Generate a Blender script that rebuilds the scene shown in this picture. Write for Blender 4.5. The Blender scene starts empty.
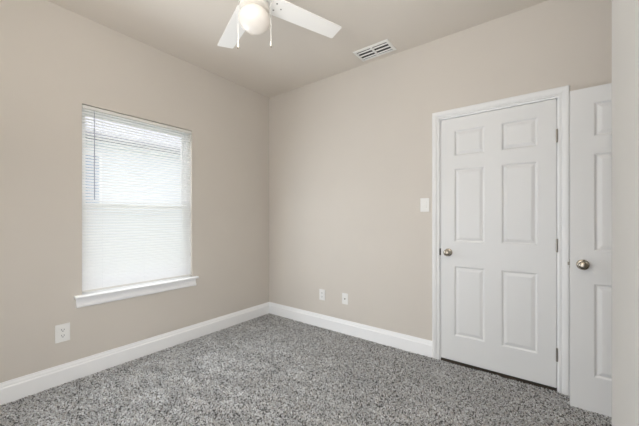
import bpy, bmesh, math, random
import numpy as np
from mathutils import Vector, Matrix

S = bpy.context.scene
COL = S.collection
random.seed(7)
R = math.radians

# ------------------------------------------------------------------ camera, world, light, exposure
CAM = (2.8091, -2.6608, 1.1984)
cam = bpy.data.cameras.new('camera')
cam.sensor_fit = 'HORIZONTAL'
cam.sensor_width = 36.0
cam.lens = 36.0 * 299.0 / 639.0
cam.shift_y = 5.6 / 639.0
cam.clip_start = 0.02
camo = bpy.data.objects.new('camera', cam)
camo.location = CAM
camo.rotation_euler = (R(90), 0, R(37.023))
COL.objects.link(camo)
S.camera = camo

S.view_settings.view_transform = 'Standard'
S.view_settings.look = 'None'
S.view_settings.gamma = 1.0
S.view_settings.use_curve_mapping = False
S.view_settings.exposure = 0.05

SKY = 3.9          # bright overcast sky outside the window
FILL = 14.5        # added soft fill behind the camera, no real source there
WINDOW = 16.0      # daylight entering through the blind
FILL_LOW = 13.0  # second added fill, set low to brighten the lower walls and doors
BOUNCE = 24.0      # added upward fill, bounced off the ceiling near the camera
HALL = 4.0  # added lamp in the unseen hall, lights the alcove through the doorway
BULB = 0.8

w = bpy.data.worlds.new('overcast_sky')
S.world = w
w.use_nodes = True
bg = w.node_tree.nodes['Background']
bg.inputs[0].default_value = (0.94, 0.97, 1.0, 1)
bg.inputs[1].default_value = SKY


def area_light(name, loc, rot, sx, sy, power, color=(1, 1, 1), portal=False):
    l = bpy.data.lights.new(name, 'AREA')
    l.shape = 'RECTANGLE'
    l.size = sx
    l.size_y = sy
    l.energy = power
    l.color = color
    if portal:
        l.cycles.is_portal = True
    o = bpy.data.objects.new(name, l)
    o.location = loc
    o.rotation_euler = rot
    COL.objects.link(o)
    return o


area_light('window_daylight_portal', (-0.16, -1.495, 1.34), (R(90), 0, R(-90)), 0.88, 1.46, 1.0, portal=True)
area_light('room_fill_light', (2.3, -3.02, 1.25), (R(90), 0, 0), 1.2, 2.2, FILL, (0.955, 0.995, 1.08))
area_light('room_fill_light', (1.9, -3.02, 0.7), (R(90), 0, 0), 1.8, 1.0, FILL_LOW, (0.96, 0.995, 1.07))
area_light('ceiling_bounce_fill', (2.15, -2.75, 1.7), (R(180), 0, 0), 0.5, 0.5, BOUNCE, (1.0, 1.0, 1.0))
for k in range(4):   # sky light falls in at a slant between the slats
    area_light('window_daylight', (0.085, -1.495, 0.83 + 0.345 * k), (R(90 - 14), 0, R(-90)), 0.86, 0.34, WINDOW / 4, (0.90, 0.995, 1.10))
area_light('hall_fill_light', (4.35, -0.5, 2.7), (0, 0, 0), 0.5, 0.5, HALL, (1.0, 0.93, 0.85))


# ------------------------------------------------------------------ helpers
def lin(c):
    return tuple((x / 12.92 if x <= 0.04045 else ((x + 0.055) / 1.055) ** 2.4) for x in [v / 255.0 for v in c]) + (1.0,)


def mat(name, rgb, rough=0.5, metal=0.0, bump=0.0, bscale=200.0, var=0.0, vscale=3.0, spec=0.5):
    """Principled paint/metal with a little procedural grain."""
    m = bpy.data.materials.new(name)
    m.use_nodes = True
    nt = m.node_tree
    p = nt.nodes['Principled BSDF']
    c = lin(rgb)
    p.inputs['Base Color'].default_value = c
    p.inputs['Roughness'].default_value = rough
    p.inputs['Metallic'].default_value = metal
    p.inputs['Specular IOR Level'].default_value = spec
    tc = nt.nodes.new('ShaderNodeTexCoord')
    if var > 0:
        n = nt.nodes.new('ShaderNodeTexNoise')
        n.inputs['Scale'].default_value = vscale
        n.inputs['Detail'].default_value = 3
        nt.links.new(tc.outputs['Object'], n.inputs['Vector'])
        r = nt.nodes.new('ShaderNodeValToRGB')
        r.color_ramp.elements[0].position = 0.3
        r.color_ramp.elements[1].position = 0.7
        r.color_ramp.elements[0].color = tuple(x * (1 - var) for x in c[:3]) + (1,)
        r.color_ramp.elements[1].color = tuple(min(1, x * (1 + var)) for x in c[:3]) + (1,)
        nt.links.new(n.outputs['Fac'], r.inputs['Fac'])
        nt.links.new(r.outputs['Color'], p.inputs['Base Color'])
    if bump > 0:
        n = nt.nodes.new('ShaderNodeTexNoise')
        n.inputs['Scale'].default_value = bscale
        n.inputs['Detail'].default_value = 2
        nt.links.new(tc.outputs['Object'], n.inputs['Vector'])
        b = nt.nodes.new('ShaderNodeBump')
        b.inputs['Strength'].default_value = bump
        b.inputs['Distance'].default_value = 0.002
        nt.links.new(n.outputs['Fac'], b.inputs['Height'])
        nt.links.new(b.outputs['Normal'], p.inputs['Normal'])
    return m


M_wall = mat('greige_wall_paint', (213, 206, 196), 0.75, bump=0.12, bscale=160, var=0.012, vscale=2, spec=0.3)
M_side = mat('shade_darkened_wall_paint', (193, 190, 184), 0.75, bump=0.12, bscale=160, spec=0.3)  # wall paint darkened, putting the right wall's shade into its colour
M_ceil = mat('greige_ceiling_paint', (225, 217, 206), 0.85, bump=0.12, bscale=160, spec=0.2)
M_trim = mat('white_trim_paint', (249, 249, 248), 0.33)
M_casing = mat('white_casing_paint', (236, 236, 234), 0.35)
M_door = mat('white_door_paint', (229, 229, 227), 0.38, bump=0.05, bscale=90)
M_plate = mat('white_plastic', (240, 239, 235), 0.3)
M_slot = mat('dark_slot', (60, 58, 54), 0.6)
M_nickel = mat('satin_nickel', (176, 168, 154), 0.24, metal=1.0)
M_hinge = mat('nickel_hinge', (170, 165, 156), 0.35, metal=1.0)
M_fan = mat('white_fan_enamel', (226, 222, 214), 0.4)
M_blade = mat('white_fan_blade', (250, 247, 241), 0.5, bump=0.02, bscale=40)
M_chain = mat('white_chain', (240, 238, 234), 0.35)
M_brass = mat('chain_tip_metal', (150, 138, 118), 0.3, metal=1.0)
M_vent = mat('vent_enamel', (242, 240, 234), 0.4)
M_duct = mat('dark_duct', (62, 58, 54), 0.9)
M_rail = mat('blind_rail_enamel', (226, 224, 218), 0.4)
M_vinyl = mat('window_vinyl', (232, 233, 234), 0.4)
M_wand = mat('grey_tilt_wand', (172, 174, 186), 0.25)
M_cord = mat('blind_cord', (225, 226, 228), 0.7)
M_under = mat('carpet_backing', (70, 66, 60), 0.95, bump=0.4, bscale=120, var=0.2, vscale=60)
M_ground = mat('outdoor_grass', (120, 130, 95), 0.95, var=0.25, vscale=8)
M_siding = mat('neighbour_siding', (196, 201, 210), 0.8, var=0.03, vscale=6)
M_gutter = mat('neighbour_gutter', (92, 92, 108), 0.5)
M_roof = mat('neighbour_shingle', (146, 146, 154), 0.9, var=0.15, vscale=20)
M_nglass = mat('neighbour_window_glass', (120, 138, 168), 0.15)
M_threshold = mat('tan_threshold', (66, 56, 46), 0.7, var=0.2, vscale=12)

# translucent vinyl slat
M_slat = bpy.data.materials.new('white_vinyl_slat')
M_slat.use_nodes = True
nt = M_slat.node_tree
nt.nodes.clear()
out = nt.nodes.new('ShaderNodeOutputMaterial')
df = nt.nodes.new('ShaderNodeBsdfDiffuse')
df.inputs[0].default_value = (0.92, 0.92, 0.92, 1)
tr = nt.nodes.new('ShaderNodeBsdfTranslucent')
tr.inputs[0].default_value = (0.92, 0.92, 0.93, 1)
mx = nt.nodes.new('ShaderNodeMixShader')
mx.inputs[0].default_value = 0.38
nt.links.new(df.outputs[0], mx.inputs[1])
nt.links.new(tr.outputs[0], mx.inputs[2])
nt.links.new(mx.outputs[0], out.inputs[0])

# window glass
M_glass = bpy.data.materials.new('clear_pane')
M_glass.use_nodes = True
nt = M_glass.node_tree
nt.nodes.clear()
out = nt.nodes.new('ShaderNodeOutputMaterial')
tp = nt.nodes.new('ShaderNodeBsdfTransparent')
tp.inputs[0].default_value = (0.97, 0.97, 0.975, 1)
gl = nt.nodes.new('ShaderNodeBsdfGlossy')
gl.inputs['Roughness'].default_value = 0.02
fr = nt.nodes.new('ShaderNodeFresnel')
fr.inputs[0].default_value = 1.45
mx = nt.nodes.new('ShaderNodeMixShader')
nt.links.new(fr.outputs[0], mx.inputs[0])
nt.links.new(tp.outputs[0], mx.inputs[1])
nt.links.new(gl.outputs[0], mx.inputs[2])
nt.links.new(mx.outputs[0], out.inputs[0])

# lit opal glass of the fan light
M_opal = bpy.data.materials.new('lit_opal_glass')
M_opal.use_nodes = True
nt = M_opal.node_tree
nt.nodes.clear()
out = nt.nodes.new('ShaderNodeOutputMaterial')
df = nt.nodes.new('ShaderNodeBsdfPrincipled')
df.inputs['Base Color'].default_value = (0.66, 0.63, 0.59, 1)
df.inputs['Roughness'].default_value = 0.25
em = df
df.inputs['Emission Color'].default_value = (1.0, 0.83, 0.64, 1)
df.inputs['Emission Strength'].default_value = 0.17
nt.links.new(df.outputs[0], out.inputs[0])

# carpet yarn, tint per tuft
M_yarn = bpy.data.materials.new('grey_frieze_yarn')
M_yarn.use_nodes = True
nt = M_yarn.node_tree
p = nt.nodes['Principled BSDF']
p.inputs['Roughness'].default_value = 0.95
p.inputs['Specular IOR Level'].default_value = 0.1
at = nt.nodes.new('ShaderNodeAttribute')
at.attribute_name = 'yarn_tint'
nt.links.new(at.outputs['Color'], p.inputs['Base Color'])


class MB:
    """Collects shapes, links them as ONE mesh object."""

    def __init__(self):
        self.bm = bmesh.new()

    def box(self, x0, x1, y0, y1, z0, z1):
        v = [self.bm.verts.new((x, y, z)) for z in (z0, z1) for y in (y0, y1) for x in (x0, x1)]
        for f in ((0, 2, 3, 1), (4, 5, 7, 6), (0, 1, 5, 4), (2, 6, 7, 3), (0, 4, 6, 2), (1, 3, 7, 5)):
            self.bm.faces.new([v[i] for i in f])
        return v

    def poly(self, pts):
        return self.bm.faces.new([self.bm.verts.new(p) for p in pts])

    def sweep(self, stations, cap=True):
        """stations: list of closed rings of equal length."""
        rings = [[self.bm.verts.new(p) for p in st] for st in stations]
        n = len(rings[0])
        for a, b in zip(rings, rings[1:]):
            for i in range(n):
                self.bm.faces.new((a[i], a[(i + 1) % n], b[(i + 1) % n], b[i]))
        if cap:
            self.bm.faces.new(rings[0][::-1])
            self.bm.faces.new(rings[-1])

    def lathe(self, prof, n=32, mtx=None):
        """prof: list of (radius, height) about Z; then transformed by mtx."""
        mtx = mtx or Matrix.Identity(4)
        rings = []
        for r, h in prof:
            if r < 1e-6:
                rings.append([self.bm.verts.new(mtx @ Vector((0, 0, h)))])
            else:
                rings.append([self.bm.verts.new(mtx @ Vector((r * math.cos(2 * math.pi * k / n), r * math.sin(2 * math.pi * k / n), h))) for k in range(n)])
        for a, b in zip(rings, rings[1:]):
            if len(a) == 1 and len(b) == 1:
                continue
            for i in range(n):
                j = (i + 1) % n
                if len(a) == 1:
                    self.bm.faces.new((a[0], b[j], b[i]))
                elif len(b) == 1:
                    self.bm.faces.new((a[i], a[j], b[0]))
                else:
                    self.bm.faces.new((a[i], a[j], b[j], b[i]))

    def tube(self, pts, r, n=8):
        pts = [Vector(p) for p in pts]
        st = []
        for i, p in enumerate(pts):
            t = (pts[min(i + 1, len(pts) - 1)] - pts[max(i - 1, 0)]).normalized()
            a = t.orthogonal().normalized()
            if abs(t.z) < 0.95:
                a = t.cross(Vector((0, 0, 1))).normalized()
            else:
                a = t.cross(Vector((0, 1, 0))).normalized()
            b = t.cross(a)
            st.append([p + r * (math.cos(2 * math.pi * k / n) * a + math.sin(2 * math.pi * k / n) * b) for k in range(n)])
        self.sweep(st)

    def build(self, name, m, parent=None, loc=None, bevel=0.0, segs=2, smooth=False, recalc=True):
        if recalc:
            bmesh.ops.recalc_face_normals(self.bm, faces=self.bm.faces[:])
        me = bpy.data.meshes.new(name)
        self.bm.to_mesh(me)
        self.bm.free()
        o = bpy.data.objects.new(name, me)
        me.materials.append(m)
        COL.objects.link(o)
        if parent:
            o.parent = parent
        if loc:
            o.location = loc
        if smooth:
            for f in me.polygons:
                f.use_smooth = True
            try:
                me.set_sharp_from_angle(angle=R(35))
            except Exception:
                pass
        if bevel > 0:
            b = o.modifiers.new('bevel', 'BEVEL')
            b.width = bevel
            b.segments = segs
            b.limit_method = 'ANGLE'
            b.angle_limit = R(40)
        return o


def empty(name, loc=(0, 0, 0), rot=(0, 0, 0)):
    o = bpy.data.objects.new(name, None)
    o.location = loc
    o.rotation_euler = rot
    o.empty_display_size = 0.05
    COL.objects.link(o)
    return o


def tag(o, label=None, cat=None, group=None, kind=None):
    if label:
        o['label'] = label
    if cat:
        o['category'] = cat
    if group:
        o['group'] = group
    if kind:
        o['kind'] = kind
    return o


def copy_tree(o, parent=None):
    c = o.copy()
    COL.objects.link(c)
    if parent:
        c.parent = parent
    for ch in list(o.children):
        copy_tree(ch, c)
    return c


def wall(name, axis, t0, t1, a0, a1, z0, z1, holes, m, label=None):
    """Upright slab; axis 'x' means its thickness runs along x. holes: (a0,a1,z0,z1)."""
    mb = MB()
    As = sorted({a0, a1} | {h[0] for h in holes} | {h[1] for h in holes})
    Zs = sorted({z0, z1} | {h[2] for h in holes} | {h[3] for h in holes})

    def solid(i, j):
        if i < 0 or j < 0 or i >= len(As) - 1 or j >= len(Zs) - 1:
            return False
        ca, cz = (As[i] + As[i + 1]) / 2, (Zs[j] + Zs[j + 1]) / 2
        return not any(h[0] < ca < h[1] and h[2] < cz < h[3] for h in holes)

    def pt(t, a, z):
        return (t, a, z) if axis == 'x' else (a, t, z)
    for i in range(len(As) - 1):
        for j in range(len(Zs) - 1):
            if not solid(i, j):
                continue
            p, q, r, s = As[i], As[i + 1], Zs[j], Zs[j + 1]
            for t in (t0, t1):
                mb.poly([pt(t, p, r), pt(t, q, r), pt(t, q, s), pt(t, p, s)])
            if not solid(i - 1, j):
                mb.poly([pt(t0, p, r), pt(t1, p, r), pt(t1, p, s), pt(t0, p, s)])
            if not solid(i + 1, j):
                mb.poly([pt(t0, q, r), pt(t1, q, r), pt(t1, q, s), pt(t0, q, s)])
            if not solid(i, j - 1):
                mb.poly([pt(t0, p, r), pt(t1, p, r), pt(t1, q, r), pt(t0, q, r)])
            if not solid(i, j + 1):
                mb.poly([pt(t0, p, s), pt(t1, p, s), pt(t1, q, s), pt(t0, q, s)])
    bmesh.ops.remove_doubles(mb.bm, verts=mb.bm.verts[:], dist=1e-5)
    o = mb.build(name, m)
    return tag(o, label, None, None, 'structure')


# ------------------------------------------------------------------ room shell
H = 2.74
WY0, WY1, WZ0, WZ1 = -1.934, -1.047, 0.60, 2.074      # window opening
DX0, DX1, DZ1 = 2.078, 2.896, 2.058                   # closed-door rough opening
AX, AY = 3.72, -1.17                                  # alcove right wall, end of right wall
EY0, EY1 = -0.925, -0.125                             # entry opening in the alcove wall

mb = MB(); mb.box(-0.14, 5.0, -3.17, 0.9, -0.12, -0.010)
tag(mb.build('floor', M_under), kind='structure')
mb = MB(); mb.box(-0.14, 5.0, -3.17, 0.9, H, H + 0.12)
tag(mb.build('ceiling', M_ceil), kind='structure')
wall('wall_left', 'x', -0.14, 0.0, -3.17, 0.12, -0.010, H, [(WY0, WY1, WZ0, WZ1)], M_wall)
wall('wall_back', 'y', 0.0, 0.12, 0.0, AX + 0.12, -0.010, H, [(DX0, DX1, -0.010, DZ1)], M_wall)
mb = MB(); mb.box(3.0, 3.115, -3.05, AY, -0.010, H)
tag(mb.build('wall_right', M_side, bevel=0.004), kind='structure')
mb = MB(); mb.box(3.115, AX, AY - 0.115, AY, -0.010, H)
tag(mb.build('wall_alcove', M_wall), kind='structure')
wall('wall_entry', 'x', AX, AX + 0.12, -1.6, 0.0, -0.010, H, [(EY0, EY1, -0.010, 2.058)], M_wall)
mb = MB(); mb.box(-0.14, 5.0, -3.17, -3.05, -0.010, H)
tag(mb.build('wall_front', M_wall), kind='structure')
mb = MB(); mb.box(4.9, 5.0, -1.6, 0.9, -0.010, H)
mb.box(AX + 0.12, 4.9, 0.78, 0.9, -0.010, H); mb.box(AX + 0.12, 4.9, -1.7, -1.6, -0.010, H)
tag(mb.build('wall_hall', M_wall), kind='structure')
mb = MB(); mb.box(1.6, 3.4, 0.72, 0.82, -0.010, H); mb.box(1.5, 1.6, 0.12, 0.82, -0.010, H); mb.box(3.4, 3.5, 0.12, 0.82, -0.010, H)
tag(mb.build('wall_closet', M_wall), kind='structure')

# door jambs and stops
mb = MB()
mb.box(DX0, DX0 + 0.019, -0.001, 0.121, -0.010, DZ1); mb.box(DX1 - 0.019, DX1, -0.001, 0.121, -0.010, DZ1)
mb.box(DX0 + 0.019, DX1 - 0.019, -0.001, 0.121, DZ1 - 0.019, DZ1)
mb.box(DX0 + 0.019, DX0 + 0.031, 0.040, 0.075, 0, DZ1 - 0.019); mb.box(DX1 - 0.031, DX1 - 0.019, 0.040, 0.075, 0, DZ1 - 0.019)
mb.box(DX0 + 0.031, DX1 - 0.031, 0.040, 0.075, DZ1 - 0.031, DZ1 - 0.019)
t1 = tag(mb.build('trim_1', M_trim, bevel=0.0015), kind='structure')
# dark strike plate on the latch-side jamb
mb = MB(); mb.box(DX0 + 0.0185, DX0 + 0.0205, -0.0025, 0.03, 0.885, 0.945); mb.box(DX0 + 0.012, DX0 + 0.0205, -0.0035, -0.0015, 0.887, 0.943)
tag(mb.build('strike_plate', M_slot, t1), 'dark metal strike plate')
mb = MB()
mb.box(AX - 0.001, AX + 0.121, EY0, EY0 + 0.019, 0, 2.058); mb.box(AX - 0.001, AX + 0.121, EY1 - 0.019, EY1, 0, 2.058)
mb.box(AX - 0.001, AX + 0.121, EY0 + 0.019, EY1 - 0.019, 2.039, 2.058)
tag(mb.build('trim_2', M_trim, bevel=0.0015), kind='structure')

CAS = [(0.0, 0.0), (0.0, 0.008), (0.003, 0.011), (0.010, 0.0105), (0.016, 0.009), (0.021, 0.0125), (0.030, 0.0165), (0.040, 0.018), (0.052, 0.018), (0.057, 0.015), (0.057, 0.0)]


def casing(name, a0, a1, z1, place):
    """Colonial casing round an opening, mitred; place(a, out, z) -> point."""
    mb = MB()
    mb.sweep([[place(a0 - u, v, -0.010) for u, v in CAS], [place(a0 - u, v, z1 + u) for u, v in CAS],
              [place(a1 + u, v, z1 + u) for u, v in CAS], [place(a1 + u, v, -0.010) for u, v in CAS]])
    return tag(mb.build(name, M_casing), kind='structure')


casing('trim_3', DX0 + 0.011, DX1 - 0.011, DZ1 - 0.008, lambda a, v, z: (a, -v, z))
casing('trim_4', EY0 + 0.011, EY1 - 0.011, DZ1 - 0.008, lambda a, v, z: (AX - v, a, z))

BB = [(0.0, -0.010), (0.015, -0.010), (0.015, 0.096), (0.0135, 0.101), (0.010, 0.105), (0.0095, 0.113), (0.0085, 0.118), (0.0055, 0.127), (0.004, 0.137), (0.0, 0.137)]


def baseboard(name, A, B, n, m0=0, m1=0):
    A, B, n = Vector(A), Vector(B), Vector(n)
    d = (B - A).normalized()
    mb = MB()
    mb.sweep([[tuple(A + n * v + d * (v * m0)) [:2] + (z,) for v, z in BB], [tuple(B + n * v - d * (v * m1))[:2] + (z,) for v, z in BB]])
    return tag(mb.build(name, M_trim), kind='structure')


baseboard('baseboard_left', (0, -3.05, 0), (0, 0, 0), (1, 0, 0), 1, 1)
baseboard('baseboard_back', (0, 0, 0), (DX0 + 0.011 - 0.057, 0, 0), (0, -1, 0), 1, 0)
baseboard('baseboard_alcove', (DX1 - 0.011 + 0.057, 0, 0), (AX, 0, 0), (0, -1, 0), 0, 1)
baseboard('baseboard_right', (3.0, -3.05, 0), (3.0, AY, 0), (-1, 0, 0), 1, -1)
baseboard('baseboard_entry', (3.0, AY, 0), (AX, AY, 0), (0, 1, 0), -1, 1)
baseboard('baseboard_front', (0, -3.05, 0), (3.0, -3.05, 0), (0, 1, 0), 1, 1)

# ------------------------------------------------------------------ window (structure) with its sill, sashes and panes
mb = MB()
x0, x1 = -0.135, -0.065
fw = 0.022
mb.box(x0, x1, WY0, WY0 + fw, WZ0 + 0.022, WZ1); mb.box(x0, x1, WY1 - fw, WY1, WZ0 + 0.022, WZ1)
mb.box(x0, x1, WY0 + fw, WY1 - fw, WZ1 - fw, WZ1); mb.box(x0, x1, WY0 + fw, WY1 - fw, WZ0 + 0.022, WZ0 + 0.022 + fw)
win = tag(mb.build('window_1', M_vinyl, bevel=0.002), 'white vinyl single-hung window behind the mini blind in the left wall', 'window', None, 'structure')
zm = 1.305
for nm, xx0, xx1, za, zb in (('upper_sash', -0.128, -0.102, zm - 0.02, WZ1 - fw), ('lower_sash', -0.100, -0.072, WZ0 + 0.022 + fw, zm + 0.02)):
    mb = MB()
    ya, yb = WY0 + fw, WY1 - fw
    s = 0.028
    mb.box(xx0, xx1, ya, ya + s, za, zb); mb.box(xx0, xx1, yb - s, yb, za, zb)
    mb.box(xx0, xx1, ya + s, yb - s, za, za + s); mb.box(xx0, xx1, ya + s, yb - s, zb - s, zb)
    so = mb.build(nm, M_vinyl, win, bevel=0.002)
    mb = MB(); xm = (xx0 + xx1) / 2
    mb.poly([(xm, ya + s, za + s), (xm, yb - s, za + s), (xm, yb - s, zb - s), (xm, ya + s, zb - s)])
    mb.build('pane', M_glass, so)
# stool with horns, then the apron under it
mb = MB()
prof = [(-0.065, 0.600), (0.040, 0.600), (0.0455, 0.603), (0.048, 0.609), (0.0475, 0.616), (0.043, 0.621), (-0.065, 0.622)]
mb.sweep([[(x, WY0 + 0.0005, z) for x, z in prof], [(x, WY1 - 0.0005, z) for x, z in prof]])
prof2 = [(0.0005, 0.600), (0.040, 0.600), (0.0455, 0.603), (0.048, 0.609), (0.0475, 0.616), (0.043, 0.621), (0.0005, 0.622)]
mb.sweep([[(x, WY0 - 0.049, z) for x, z in prof2], [(x, WY0 + 0.0005, z) for x, z in prof2]])
mb.sweep([[(x, WY1 - 0.0005, z) for x, z in prof2], [(x, WY1 + 0.046, z) for x, z in prof2]])
mb.build('window_sill', M_trim, win)
mb = MB()
ap = [(0.0, 0.600), (0.010, 0.600), (0.008, 0.588), (0.008, 0.568), (0.011, 0.557), (0.018, 0.549), (0.021, 0.542), (0.020, 0.534), (0.016, 0.529), (0.0, 0.528)]
mb.sweep([[(x, WY0 - 0.036, z) for x, z in ap], [(x, WY1 + 0.036, z) for x, z in ap]])
mb.build('apron', M_trim, win)


# ------------------------------------------------------------------ doors
def loops_panel(bm, x0, x1, z0, z1, y, s):
    """Moulded raised panel: sticking, valley, bevel, raised field. s = -1 front (towards -y), +1 rear."""
    lp = [(0.0, 0.0), (0.004, 0.0015), (0.009, 0.0065), (0.013, 0.0085), (0.017, 0.0085), (0.036, 0.0025), (0.040, 0.0020)]
    prev = None
    for off, dep in lp:
        yy = y - s * dep
        r = [bm.verts.new(c) for c in ((x0 + off, yy, z0 + off), (x1 - off, yy, z0 + off), (x1 - off, yy, z1 - off), (x0 + off, yy, z1 - off))]
        if prev:
            for i in range(4):
                bm.faces.new((prev[i], prev[(i + 1) % 4], r[(i + 1) % 4], r[i]))
        prev = r
    bm.faces.new(prev)


def door_slab(name, x0, x1, y0, y1, z0, z1, dx=0.0, dz=0.0):
    c = (x0 + x1) / 2 + dx
    cols = [(c - 0.280, c - 0.056), (c + 0.056, c + 0.280)]
    rows = [(0.225 + dz, 0.805 + dz), (1.005 + dz, 1.612 + dz), (1.718 + dz, 1.930 + dz)]
    mb = MB(); bm = mb.bm
    xs = sorted([x0, x1] + [v for p in cols for v in p])
    zs = sorted([z0, z1] + [v for p in rows for v in p])
    for y, s in ((y0, -1), (y1, 1)):
        for i in range(len(xs) - 1):
            for j in range(len(zs) - 1):
                if (xs[i], xs[i + 1]) in cols and (zs[j], zs[j + 1]) in rows:
                    loops_panel(bm, xs[i], xs[i + 1], zs[j], zs[j + 1], y, s)
                else:
                    mb.poly([(xs[i], y, zs[j]), (xs[i + 1], y, zs[j]), (xs[i + 1], y, zs[j + 1]), (xs[i], y, zs[j + 1])])
    for i in range(len(xs) - 1):
        for z in (z0, z1):
            mb.poly([(xs[i], y0, z), (xs[i + 1], y0, z), (xs[i + 1], y1, z), (xs[i], y1, z)])
    for j in range(len(zs) - 1):
        for x in (x0, x1):
            mb.poly([(x, y0, zs[j]), (x, y1, zs[j]), (x, y1, zs[j + 1]), (x, y0, zs[j + 1])])
    bmesh.ops.remove_doubles(bm, verts=bm.verts[:], dist=1e-5)
    return mb.build(name, M_door, bevel=0.0012)


def knob(parent, x, y, z, s, label):
    """Rosette, neck and egg-shaped knob sticking out along s*y."""
    mtx = Matrix.Translation((x, y, z)) @ Matrix.Rotation(R(90) if s < 0 else R(-90), 4, 'X')
    mb = MB()
    mb.lathe([(0.0325, 0), (0.0325, 0.003), (0.031, 0.006), (0.026, 0.0085), (0.017, 0.010), (0.0115, 0.012), (0.0105, 0.026),
              (0.014, 0.030), (0.020, 0.034), (0.0255, 0.041), (0.0275, 0.049), (0.0262, 0.056), (0.022, 0.061), (0.014, 0.0645), (0.006, 0.0658), (0, 0.066)], 32, mtx)
    o = mb.build('door_knob', M_nickel, parent, smooth=True)
    tag(o, label)
    return o


def hinge(parent, x, y, z, lx0, lx1):
    mb = MB()
    mb.lathe([(0, -0.047), (0.004, -0.047), (0.0062, -0.044), (0.0062, 0.044), (0.004, 0.047), (0, 0.047)], 14, Matrix.Translation((x, y, z)))
    mb.box(lx0, lx1, y + 0.003, y + 0.0055, z - 0.044, z + 0.044)
    return tag(mb.build('hinge', M_hinge, parent, smooth=True), 'nickel hinge')


d1x0, d1x1 = DX0 + 0.022, DX1 - 0.022
d1 = door_slab('door_1', d1x0, d1x1, 0.0, 0.035, 0.016, 2.0345)
tag(d1, 'closed white six-panel door in white casing on the back wall', 'door', None, 'structure')
knob(d1, d1x0 + 0.060, 0.0, 0.915, -1, 'satin nickel door knob')
knob(d1, d1x0 + 0.060, 0.035, 0.915, 1, 'satin nickel door knob')
for z in (1.775, 1.011, 0.250):
    hinge(d1, d1x1 + 0.0015, -0.0055, z, d1x1 - 0.004, d1x1 + 0.006)

d2x0, d2x1, d2y0, d2y1 = 2.9375, 3.699, -0.157, -0.122
d2 = door_slab('door_2', d2x0, d2x1, d2y0, d2y1, -0.003, 2.018, 0.013, -0.010)
tag(d2, 'open white six-panel door swung against the back wall at far right', 'door', None, 'structure')
knob(d2, d2x0 + 0.062, d2y0, 0.908, -1, 'satin nickel door knob')
mb = MB(); mb.box(d2x0 - 0.0015, d2x0 + 0.0005, d2y0 + 0.005, d2y1 - 0.005, 0.88, 0.936); mb.box(d2x0 - 0.011, d2x0, d2y0 + 0.011, d2y1 - 0.011, 0.898, 0.918)
tag(mb.build('latch', M_hinge, d2, bevel=0.002), 'nickel latch bolt')
for z in (1.775, 1.011, 0.250):
    hinge(d2, d2x1 + 0.008, d2y1 + 0.004, z, d2x1 - 0.004, d2x1 + 0.012)
mb = MB(); mb.box(DX0 + 0.019, DX1 - 0.019, 0.008, 0.12, -0.010, 0.004)
tag(mb.build('trim_5', M_threshold), kind='structure')

# ------------------------------------------------------------------ mini blind
bl = empty('mini_blind', (-0.0145, -1.495, 0.624))
tag(bl, 'white horizontal mini blind lowered inside the window on the left wall', 'blind')
BX = -0.0145
def L(p): return (p[0] - BX, p[1] + 1.495, p[2] - 0.624)
by0, by1 = WY0 + 0.003, WY1 - 0.002
mb = MB()
mb.box(-0.0125, 0.0125, by0 + 1.495, by1 + 1.495, 2.042 - 0.624, 2.068 - 0.624)
mb.build('headrail', M_rail, bl, bevel=0.002)
mb = MB()
mb.box(-0.0115, 0.0115, by0 + 1.495, by1 + 1.495, 0.632 - 0.624, 0.647 - 0.624)
mb.build('bottom_rail', M_rail, bl, bevel=0.003)
PITCH, SW, TILT = 0.0226, 0.025, R(54)
nsl = int((2.036 - 0.657) / PITCH) + 1
mb = MB()
for k in range(nsl):
    zc = 0.657 + k * PITCH - 0.624
    pts = []
    for i in range(5):
        u = (i / 4 - 0.5) * SW
        b = 0.0024 * (1 - (2 * u / SW) ** 2)
        # inner edge (towards room, +x) low, outer edge high
        px = u * math.cos(TILT) + b * math.sin(TILT)
        pz = -u * math.sin(TILT) + b * math.cos(TILT)
        pts.append((px, zc + pz))
    ra = [mb.bm.verts.new((x, by0 + 1.495 + 0.002, z)) for x, z in pts]
    rb = [mb.bm.verts.new((x, by1 + 1.495 - 0.002, z)) for x, z in pts]
    for i in range(4):
        mb.bm.faces.new((ra[i], ra[i + 1], rb[i + 1], rb[i]))
mb.build('slats', M_slat, bl, smooth=True)
for yy in (by0 + 0.13, (by0 + by1) / 2, by1 - 0.045):
    mb = MB()
    for xx in (-0.0098, 0.0098):
        mb.tube([(xx, yy + 1.495, 0.018), (xx, yy + 1.495, 1.42)], 0.0005, 5)
    mb.build('ladder_cord', M_cord, bl)
mb = MB()
wy = by0 + 0.075 + 1.495
mb.tube([(0.019, wy, 1.372), (0.0195, wy, 0.72)], 0.003, 6)
mb.tube([(0.010, wy, 1.412), (0.0185, wy, 1.392), (0.019, wy, 1.370)], 0.0018, 6)
tag(mb.build('tilt_wand', M_wand, bl), 'grey plastic tilt wand')


# ------------------------------------------------------------------ wall plates
def plate_obj(w_, h_, parent):
    mb = MB(); mb.box(-w_ / 2, w_ / 2, -0.006, 0.0, -h_ / 2, h_ / 2)
    return mb.build('cover_plate', M_plate, parent, bevel=0.003)


def screws(parent, zs):
    for z in zs:
        mb = MB(); mb.lathe([(0.0032, 0), (0.0032, 0.001), (0.002, 0.0015), (0, 0.0015)], 10, Matrix.Translation((0, -0.006, z)) @ Matrix.Rotation(R(90), 4, 'X'))
        mb.build('screw', M_plate, parent)


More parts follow.
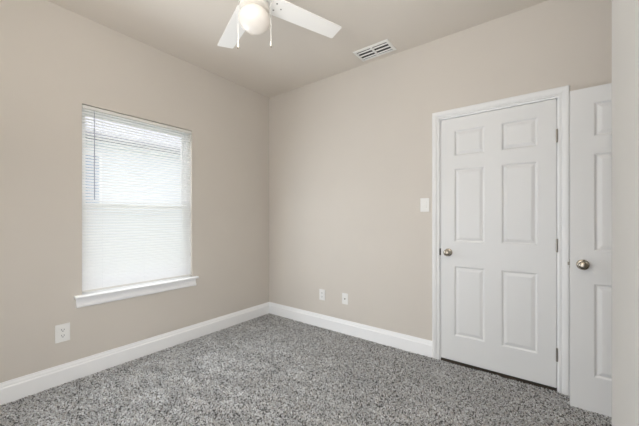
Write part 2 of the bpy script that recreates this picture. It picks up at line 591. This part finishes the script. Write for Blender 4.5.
def receptacles(parent):
    for zc in (-0.0195, 0.0195):
        mb = MB()
        ring = []
        for k in range(24):
            a = 2 * math.pi * k / 24
            ring.append((0.0172 * math.cos(a), max(-0.0135, min(0.0135, 0.0172 * math.sin(a)))))
        mb.sweep([[(x, -0.004, zc + z) for x, z in ring], [(x, -0.0078, zc + z) for x, z in ring]])
        r = mb.build('receptacle', M_plate, parent)
        mb = MB()
        mb.box(-0.0078, -0.0050, -0.0083, -0.0070, zc - 0.001, zc + 0.0085); mb.box(0.0050, 0.0078, -0.0083, -0.0070, zc - 0.001, zc + 0.007)
        mb.lathe([(0.003, 0.0), (0.003, 0.001), (0, 0.001)], 10, Matrix.Translation((0, -0.0073, zc - 0.007)) @ Matrix.Rotation(R(90), 4, 'X'))
        tag(mb.build('slot', M_slot, r), 'dark plug slots')


o1 = empty('wall_outlet', (0.842, -0.0005, 0.357))
tag(o1, 'white duplex outlet on the back wall, nearer the room corner of two plates', 'outlet', 'low wall plates')
plate_obj(0.076, 0.120, o1); receptacles(o1); screws(o1, (0,))
o3 = copy_tree(o1)
o3.location = (0.0005, -2.048, 0.366)
o3.rotation_euler = (0, 0, R(90))
o3.scale = (1.12, 1.0, 1.08)
tag(o3, 'white duplex outlet low on the left wall below the window', 'outlet', 'low wall plates')
o2 = empty('cable_plate', (1.139, -0.0005, 0.360))
tag(o2, 'white wall plate with a single centre jack on the back wall', 'wall plate', 'low wall plates')
plate_obj(0.072, 0.115, o2); screws(o2, (-0.042, 0.042))
mb = MB(); mb.lathe([(0.0085, 0), (0.0085, 0.003), (0.0048, 0.003), (0.0048, 0.010), (0.003, 0.010), (0.003, 0.004), (0, 0.004)], 12, Matrix.Translation((0, -0.006, 0.0)) @ Matrix.Rotation(R(90), 4, 'X'))
tag(mb.build('jack', M_hinge, o2), 'nickel threaded cable jack')

sw = empty('light_switch', (1.965, -0.0005, 1.319))
tag(sw, 'white rocker light switch on the back wall left of the closed door', 'light switch')
plate_obj(0.078, 0.122, sw)
mb = MB()
mb.box(-0.0168, 0.0168, -0.0072, -0.004, -0.0335, 0.0335)
mb.build('switch_frame', M_plate, sw, bevel=0.0008)
mb = MB()
mb.sweep([[(x, -0.0050, -0.0315), (x, -0.0115, -0.0315), (x, -0.0078, 0.0005), (x, -0.0085, 0.0315), (x, -0.0050, 0.0315)] for x in (-0.0148, 0.0148)])
mb.build('rocker', M_plate, sw, bevel=0.0008)
screws(sw, (-0.048, 0.048))

# ------------------------------------------------------------------ ceiling vent
vx0, vx1, vy0, vy1 = 1.385, 1.733, -0.264, -0.064
vc = ((vx0 + vx1) / 2, (vy0 + vy1) / 2)
hw, hd = (vx1 - vx0) / 2, (vy1 - vy0) / 2
vt = empty('ceiling_vent', (vc[0], vc[1], H))
tag(vt, 'white rectangular two-section ceiling air vent near the back wall', 'vent')
b = 0.026
mb = MB()
# bevelled flange: outer lip at the ceiling, raised inner rim
rings = [(0.0, -0.0005), (0.0, -0.003), (0.006, -0.0075), (b - 0.003, -0.0095), (b, -0.0085), (b, -0.0005)]
rr = []
for off, z in rings:
    rr.append([mb.bm.verts.new(c) for c in ((-hw + off, -hd + off, z), (hw - off, -hd + off, z), (hw - off, hd - off, z), (-hw + off, hd - off, z))])
for a, c in zip(rr, rr[1:] + rr[:1]):
    for i in range(4):
        mb.bm.faces.new((a[i], a[(i + 1) % 4], c[(i + 1) % 4], c[i]))
mb.build('frame', M_vent, vt)
mb = MB(); mb.box(-0.009, 0.009, -hd + b, hd - b, -0.0095, -0.0005)
mb.build('divider', M_vent, vt, bevel=0.001)
mb = MB(); mb.box(-hw + b, hw - b, -hd + b, hd - b, -0.002, -0.0006)
tag(mb.build('duct', M_duct, vt), 'dark duct behind the louvres')
for sx0, sx1 in ((-hw + b, -0.009), (0.009, hw - b)):
    mb = MB()
    n = 3
    for k in range(n):
        yc = -hd + b + (k + 0.5) * (2 * (hd - b) / n)
        ra, rb = [], []
        for i in range(5):
            u = i / 4
            yy = yc - 0.006 + 0.012 * u
            zz = -0.0095 + 0.008 * (1 - (u) ** 1.6)
            ra.append((sx0 + 0.0005, yy, zz)); rb.append((sx1 - 0.0005, yy, zz))
        st = lambda r: r + [(p[0], p[1] - 0.0006, p[2] + 0.0008) for p in r[::-1]]
        mb.sweep([st(ra), st(rb)])
    mb.build('louvres', M_vent, vt)

# ------------------------------------------------------------------ ceiling fan
HX, HY = 1.495, -1.530
fan = empty('ceiling_fan', (HX, HY, H))
tag(fan, 'white four-blade ceiling fan with lit opal globe and two pull chains', 'ceiling fan')
FZ = lambda z: z - H
mb = MB()
mb.lathe([(0, FZ(2.739)), (0.078, FZ(2.739)), (0.080, FZ(2.72)), (0.076, FZ(2.695)), (0.055, FZ(2.672)), (0.030, FZ(2.662)), (0.030, FZ(2.63)), (0, FZ(2.63))], 40)
mb.build('canopy', M_fan, fan, smooth=True)
mb = MB()
mb.lathe([(0, FZ(2.64)), (0.05, FZ(2.638)), (0.105, FZ(2.615)), (0.118, FZ(2.585)), (0.120, FZ(2.53)), (0.114, FZ(2.495)), (0.092, FZ(2.478)), (0.06, FZ(2.470)), (0, FZ(2.470))], 40)
mb.build('motor_housing', M_fan, fan, smooth=True)
mb = MB()
mb.lathe([(0, FZ(2.475)), (0.058, FZ(2.475)), (0.060, FZ(2.46)), (0.060, FZ(2.425)), (0.066, FZ(2.415)), (0.080, FZ(2.408)), (0.084, FZ(2.395)), (0.082, FZ(2.382)), (0.072, FZ(2.380)), (0, FZ(2.380))], 40)
mb.build('switch_housing', M_fan, fan, smooth=True)
GR = 0.088
gz = 2.327
prof = [(0.070, FZ(2.388))]
for k in range(0, 25):
    a = R(58 - k * (148 / 24))
    prof.append((GR * math.cos(a), FZ(gz + (0.066 if a > 0 else 0.070) * math.sin(a))))
prof[-1] = (0.0, prof[-1][1])
mb = MB(); mb.lathe(prof, 48)
globe = tag(mb.build('globe', M_opal, fan, smooth=True), 'lit opal glass globe')

# blades
BR0, BR1 = 0.100, 0.580
BZ = 2.450
ang0 = 70.4


def blade_mesh():
    mb = MB()
    ring = []
    hw0, hw1, r = 0.064, 0.057, 0.007
    pts = []
    for cx, cy, a0 in ((BR0 + r, -hw0 + r, 180), (BR1 - r, -hw1 + r, 270), (BR1 - r, hw1 - r, 0), (BR0 + r, hw0 - r, 90)):
        for k in range(5):
            a = R(a0 + k * 22.5)
            pts.append((cx + r * math.cos(a), cy + r * math.sin(a)))
    slope = -0.13
    mb.sweep([[(x, y, y * slope - 0.003) for x, y in pts], [(x, y, y * slope + 0.003) for x, y in pts]])
    return mb


def iron_mesh():
    mb = MB()
    slope = -0.13
    # arm from the motor down to the blade root, then a three-lobed plate on top of the blade
    mb.sweep([[(0.070, -0.014, 0.026), (0.070, 0.014, 0.026), (0.070, 0.014, 0.032), (0.070, -0.014, 0.032)],
              [(0.088, -0.014, 0.020), (0.088, 0.014, 0.018), (0.088, 0.014, 0.024), (0.088, -0.014, 0.026)],
              [(0.108, -0.034, 0.0078), (0.108, 0.034, -0.0010), (0.108, 0.034, 0.004), (0.108, -0.034, 0.0128)],
              [(0.150, -0.036, 0.0080), (0.150, 0.036, -0.0012), (0.150, 0.036, 0.0035), (0.150, -0.036, 0.0130)],
              [(0.182, -0.012, 0.0048), (0.182, 0.012, 0.0018), (0.182, 0.012, 0.006), (0.182, -0.012, 0.009)]])
    return mb


blade0 = blade_mesh().build('blade', M_blade, fan, loc=(0, 0, FZ(BZ)))
blade0.rotation_euler = (0, 0, R(ang0))
iron0 = iron_mesh().build('blade_iron', M_fan, blade0, bevel=0.001)
for (sx_, sy_) in ((0.128, -0.026), (0.128, 0.026), (0.165, 0.0)):
    mb = MB()
    mb.lathe([(0.0052, 0.0005), (0.0052, -0.0012), (0.003, -0.0024), (0, -0.0026)], 10, Matrix.Translation((sx_, sy_, sy_ * -0.13 - 0.003)))
    tag(mb.build('screw', M_hinge, blade0, smooth=True), 'metal blade screw')
for k in range(1, 4):
    bb_ = copy_tree(blade0, fan)
    bb_.rotation_euler = (0, 0, R(ang0 + 90 * k))

# pull chains hang from the sides of the switch housing
ca = R(37.023)
for s, zb in ((-1, 2.163), (1, 2.170)):
    ux, uy = math.cos(ca) * s, math.sin(ca) * s
    mb = MB()
    r0 = 0.062
    path = [(ux * 0.058, uy * 0.058, FZ(2.437)), (ux * 0.082, uy * 0.082, FZ(2.436)), (ux * 0.0915, uy * 0.0915, FZ(2.428)), (ux * 0.0935, uy * 0.0935, FZ(2.41)), (ux * 0.0935, uy * 0.0935, FZ(zb + 0.03))]
    mb.tube(path, 0.0014, 6)
    z = FZ(2.40)
    while z > FZ(zb + 0.03):
        mb.lathe([(0, 0.0022), (0.0016, 0.0016), (0.0022, 0), (0.0016, -0.0016), (0, -0.0022)], 6, Matrix.Translation((ux * 0.0935, uy * 0.0935, z)))
        z -= 0.006
    ch = mb.build('pull_chain', M_chain, fan, smooth=True)
    mb = MB()
    mb.lathe([(0, 0.033), (0.002, 0.032), (0.003, 0.026), (0.0055, 0.016), (0.0062, 0.010), (0.0045, 0.005), (0, 0.004)], 12, Matrix.Translation((ux * 0.0935, uy * 0.0935, FZ(zb))))
    tag(mb.build('chain_pendant', M_fan, ch, smooth=True), 'white teardrop chain pull')
    mb = MB()
    mb.lathe([(0, 0.006), (0.0035, 0.005), (0.0038, 0.001), (0.002, -0.003), (0, -0.004)], 10, Matrix.Translation((ux * 0.0935, uy * 0.0935, FZ(zb))))
    tag(mb.build('chain_tip', M_brass, ch, smooth=True), 'metal chain tip')

# the lamp's own light, just below the globe
bl_ = bpy.data.lights.new('fan_bulb', 'AREA')
bl_.shape = 'DISK'
bl_.size = 0.10
bl_.energy = BULB
bl_.color = (1.0, 0.90, 0.78)
bo = bpy.data.objects.new('fan_bulb', bl_)
bo.location = (HX, HY, gz - 0.073)
COL.objects.link(bo)

# ------------------------------------------------------------------ outside the window
mb = MB(); mb.box(-14, -0.14, -12, 10, -0.50, -0.40)
tag(mb.build('ground', M_ground), kind='structure')
nh = empty('neighbour_house', (-4.2, -1.0, -0.4))
tag(nh, 'pale neighbouring house with eave and gutter seen through the blind', 'house')
mb = MB(); mb.box(-4.0, -0.0, -7.0, 7.0, 0.0, 3.02)
mb.build('outer_wall', M_siding, nh)
mb = MB(); mb.box(-0.1, 0.45, -7.3, 7.3, 3.02, 3.09)
mb.build('soffit', M_siding, nh)
mb = MB()
mb.sweep([[(0.45, y, 3.02), (0.53, y, 3.04), (0.57, y, 3.09), (0.57, y, 3.15), (0.45, y, 3.15)] for y in (-7.3, 7.3)])
mb.build('gutter', M_gutter, nh)
mb = MB()
mb.sweep([[(0.5, y, 3.15), (0.5, y, 3.19), (-2.0, y, 4.40), (-4.5, y, 3.19), (-4.5, y, 3.15)] for y in (-7.3, 7.3)])
mb.build('roof', M_roof, nh)
mb = MB(); mb.box(0.0, 0.03, -0.5, 0.47, 1.82, 2.86)
nw = mb.build('house_window', M_vinyl, nh)
mb = MB(); mb.box(0.03, 0.034, -0.43, 0.42, 1.87, 2.81)
mb.build('house_window_pane', M_nglass, nw)

# ------------------------------------------------------------------ carpet pile: one stuff object
rng = np.random.default_rng(11)


def fbm(x, y, seed, scales):
    """Smooth random field from a few sine waves."""
    r = np.random.default_rng(seed)
    v = np.zeros_like(x)
    for s in scales:
        for _ in range(4):
            a = r.uniform(0, 2 * np.pi)
            ph = r.uniform(0, 2 * np.pi)
            v += np.sin((x * np.cos(a) + y * np.sin(a)) * 2 * np.pi / s + ph)
    return v / (4 * len(scales)) ** 0.5


SP = 0.0071
gx, gy = np.meshgrid(np.arange(0.004, AX + 0.1, SP), np.arange(-3.04, 0.0, SP))
gx = gx.ravel() + rng.uniform(-0.45, 0.45, gx.size) * SP
gy = gy.ravel() + rng.uniform(-0.45, 0.45, gy.size) * SP
ok = (gx > 0.013) & (gy < -0.014) & (gy > -3.03) & ((gx < 2.984) | ((gy > AY + 0.02) & (gx < AX - 0.016)))
ok &= ~((gx > 2.02) & (gx < 2.97) & (gy > -0.022)) | ((gx > DX0 + 0.02) & (gx < DX1 - 0.02) & (gy < -0.006))
gx, gy = gx[ok], gy[ok]
N = gx.size
ld = fbm(gx, gy, 3, (0.8, 0.35, 0.13)) * 2.4
lm = 0.0035 + 0.0045 * rng.random(N)
da = ld + rng.normal(0, 0.55, N)
lx, ly = lm * np.cos(da), lm * np.sin(da)
hh = 0.008 + 0.004 * rng.random(N)
tw = rng.uniform(0, 2 * np.pi, N)
rad = 0.0041 + 0.0013 * rng.random(N)
V = np.zeros((N, 7, 3), np.float32)
for i in range(3):
    a = tw + i * 2 * np.pi / 3
    V[:, i] = np.stack([gx + rad * np.cos(a), gy + rad * np.sin(a), np.full(N, 0.0005)], 1)
    a = a + 0.9
    V[:, 3 + i] = np.stack([gx + lx * 0.6 + rad * np.cos(a), gy + ly * 0.6 + rad * np.sin(a), hh * 0.75], 1)
V[:, 6] = np.stack([gx + lx, gy + ly, hh], 1)
base = []
for i in range(3):
    j = (i + 1) % 3
    base += [(i, j, 3 + j), (i, 3 + j, 3 + i)]
base += [(3, 4, 6), (4, 5, 6), (5, 3, 6)]
F = (np.array(base)[None] + (np.arange(N) * 7)[:, None, None]).reshape(-1, 3).astype(np.int32)
me = bpy.data.meshes.new('carpet')
me.vertices.add(N * 7)
me.vertices.foreach_set('co', V.reshape(-1))
me.loops.add(F.size)
me.loops.foreach_set('vertex_index', F.reshape(-1))
me.polygons.add(len(F))
me.polygons.foreach_set('loop_start', np.arange(0, F.size, 3, dtype=np.int32))
me.update(calc_edges=True)
me.polygons.foreach_set('use_smooth', np.ones(len(F), dtype=bool))
# yarn tints: light, mid, charcoal and taupe strands, a little clumped
pal = np.array([lin((250, 250, 249))[:3], lin((228, 227, 225))[:3], lin((196, 195, 192))[:3], lin((118, 116, 113))[:3], lin((212, 206, 198))[:3]])
cl = fbm(gx, gy, 21, (0.05, 0.03, 0.021))
pk = cl * 0.3 + rng.normal(0, 0.85, N)
idx = np.digitize(pk, [-0.85, -0.25, 0.35, 0.95])
order = np.array([3, 2, 1, 0, 4])
tint = 0.80 * pal[order[idx]] * rng.uniform(0.85, 1.15, (N, 1))
colr = np.ones((N, 7, 4), np.float32)
colr[:, :, :3] = tint[:, None, :]
att = me.color_attributes.new('yarn_tint', 'FLOAT_COLOR', 'POINT')
att.data.foreach_set('color', colr.reshape(-1))
me.materials.append(M_yarn)
carpet = bpy.data.objects.new('carpet', me)
carpet.location.z = -0.010
COL.objects.link(carpet)
tag(carpet, 'grey speckled frieze carpet covering the whole floor', 'carpet', None, 'stuff')
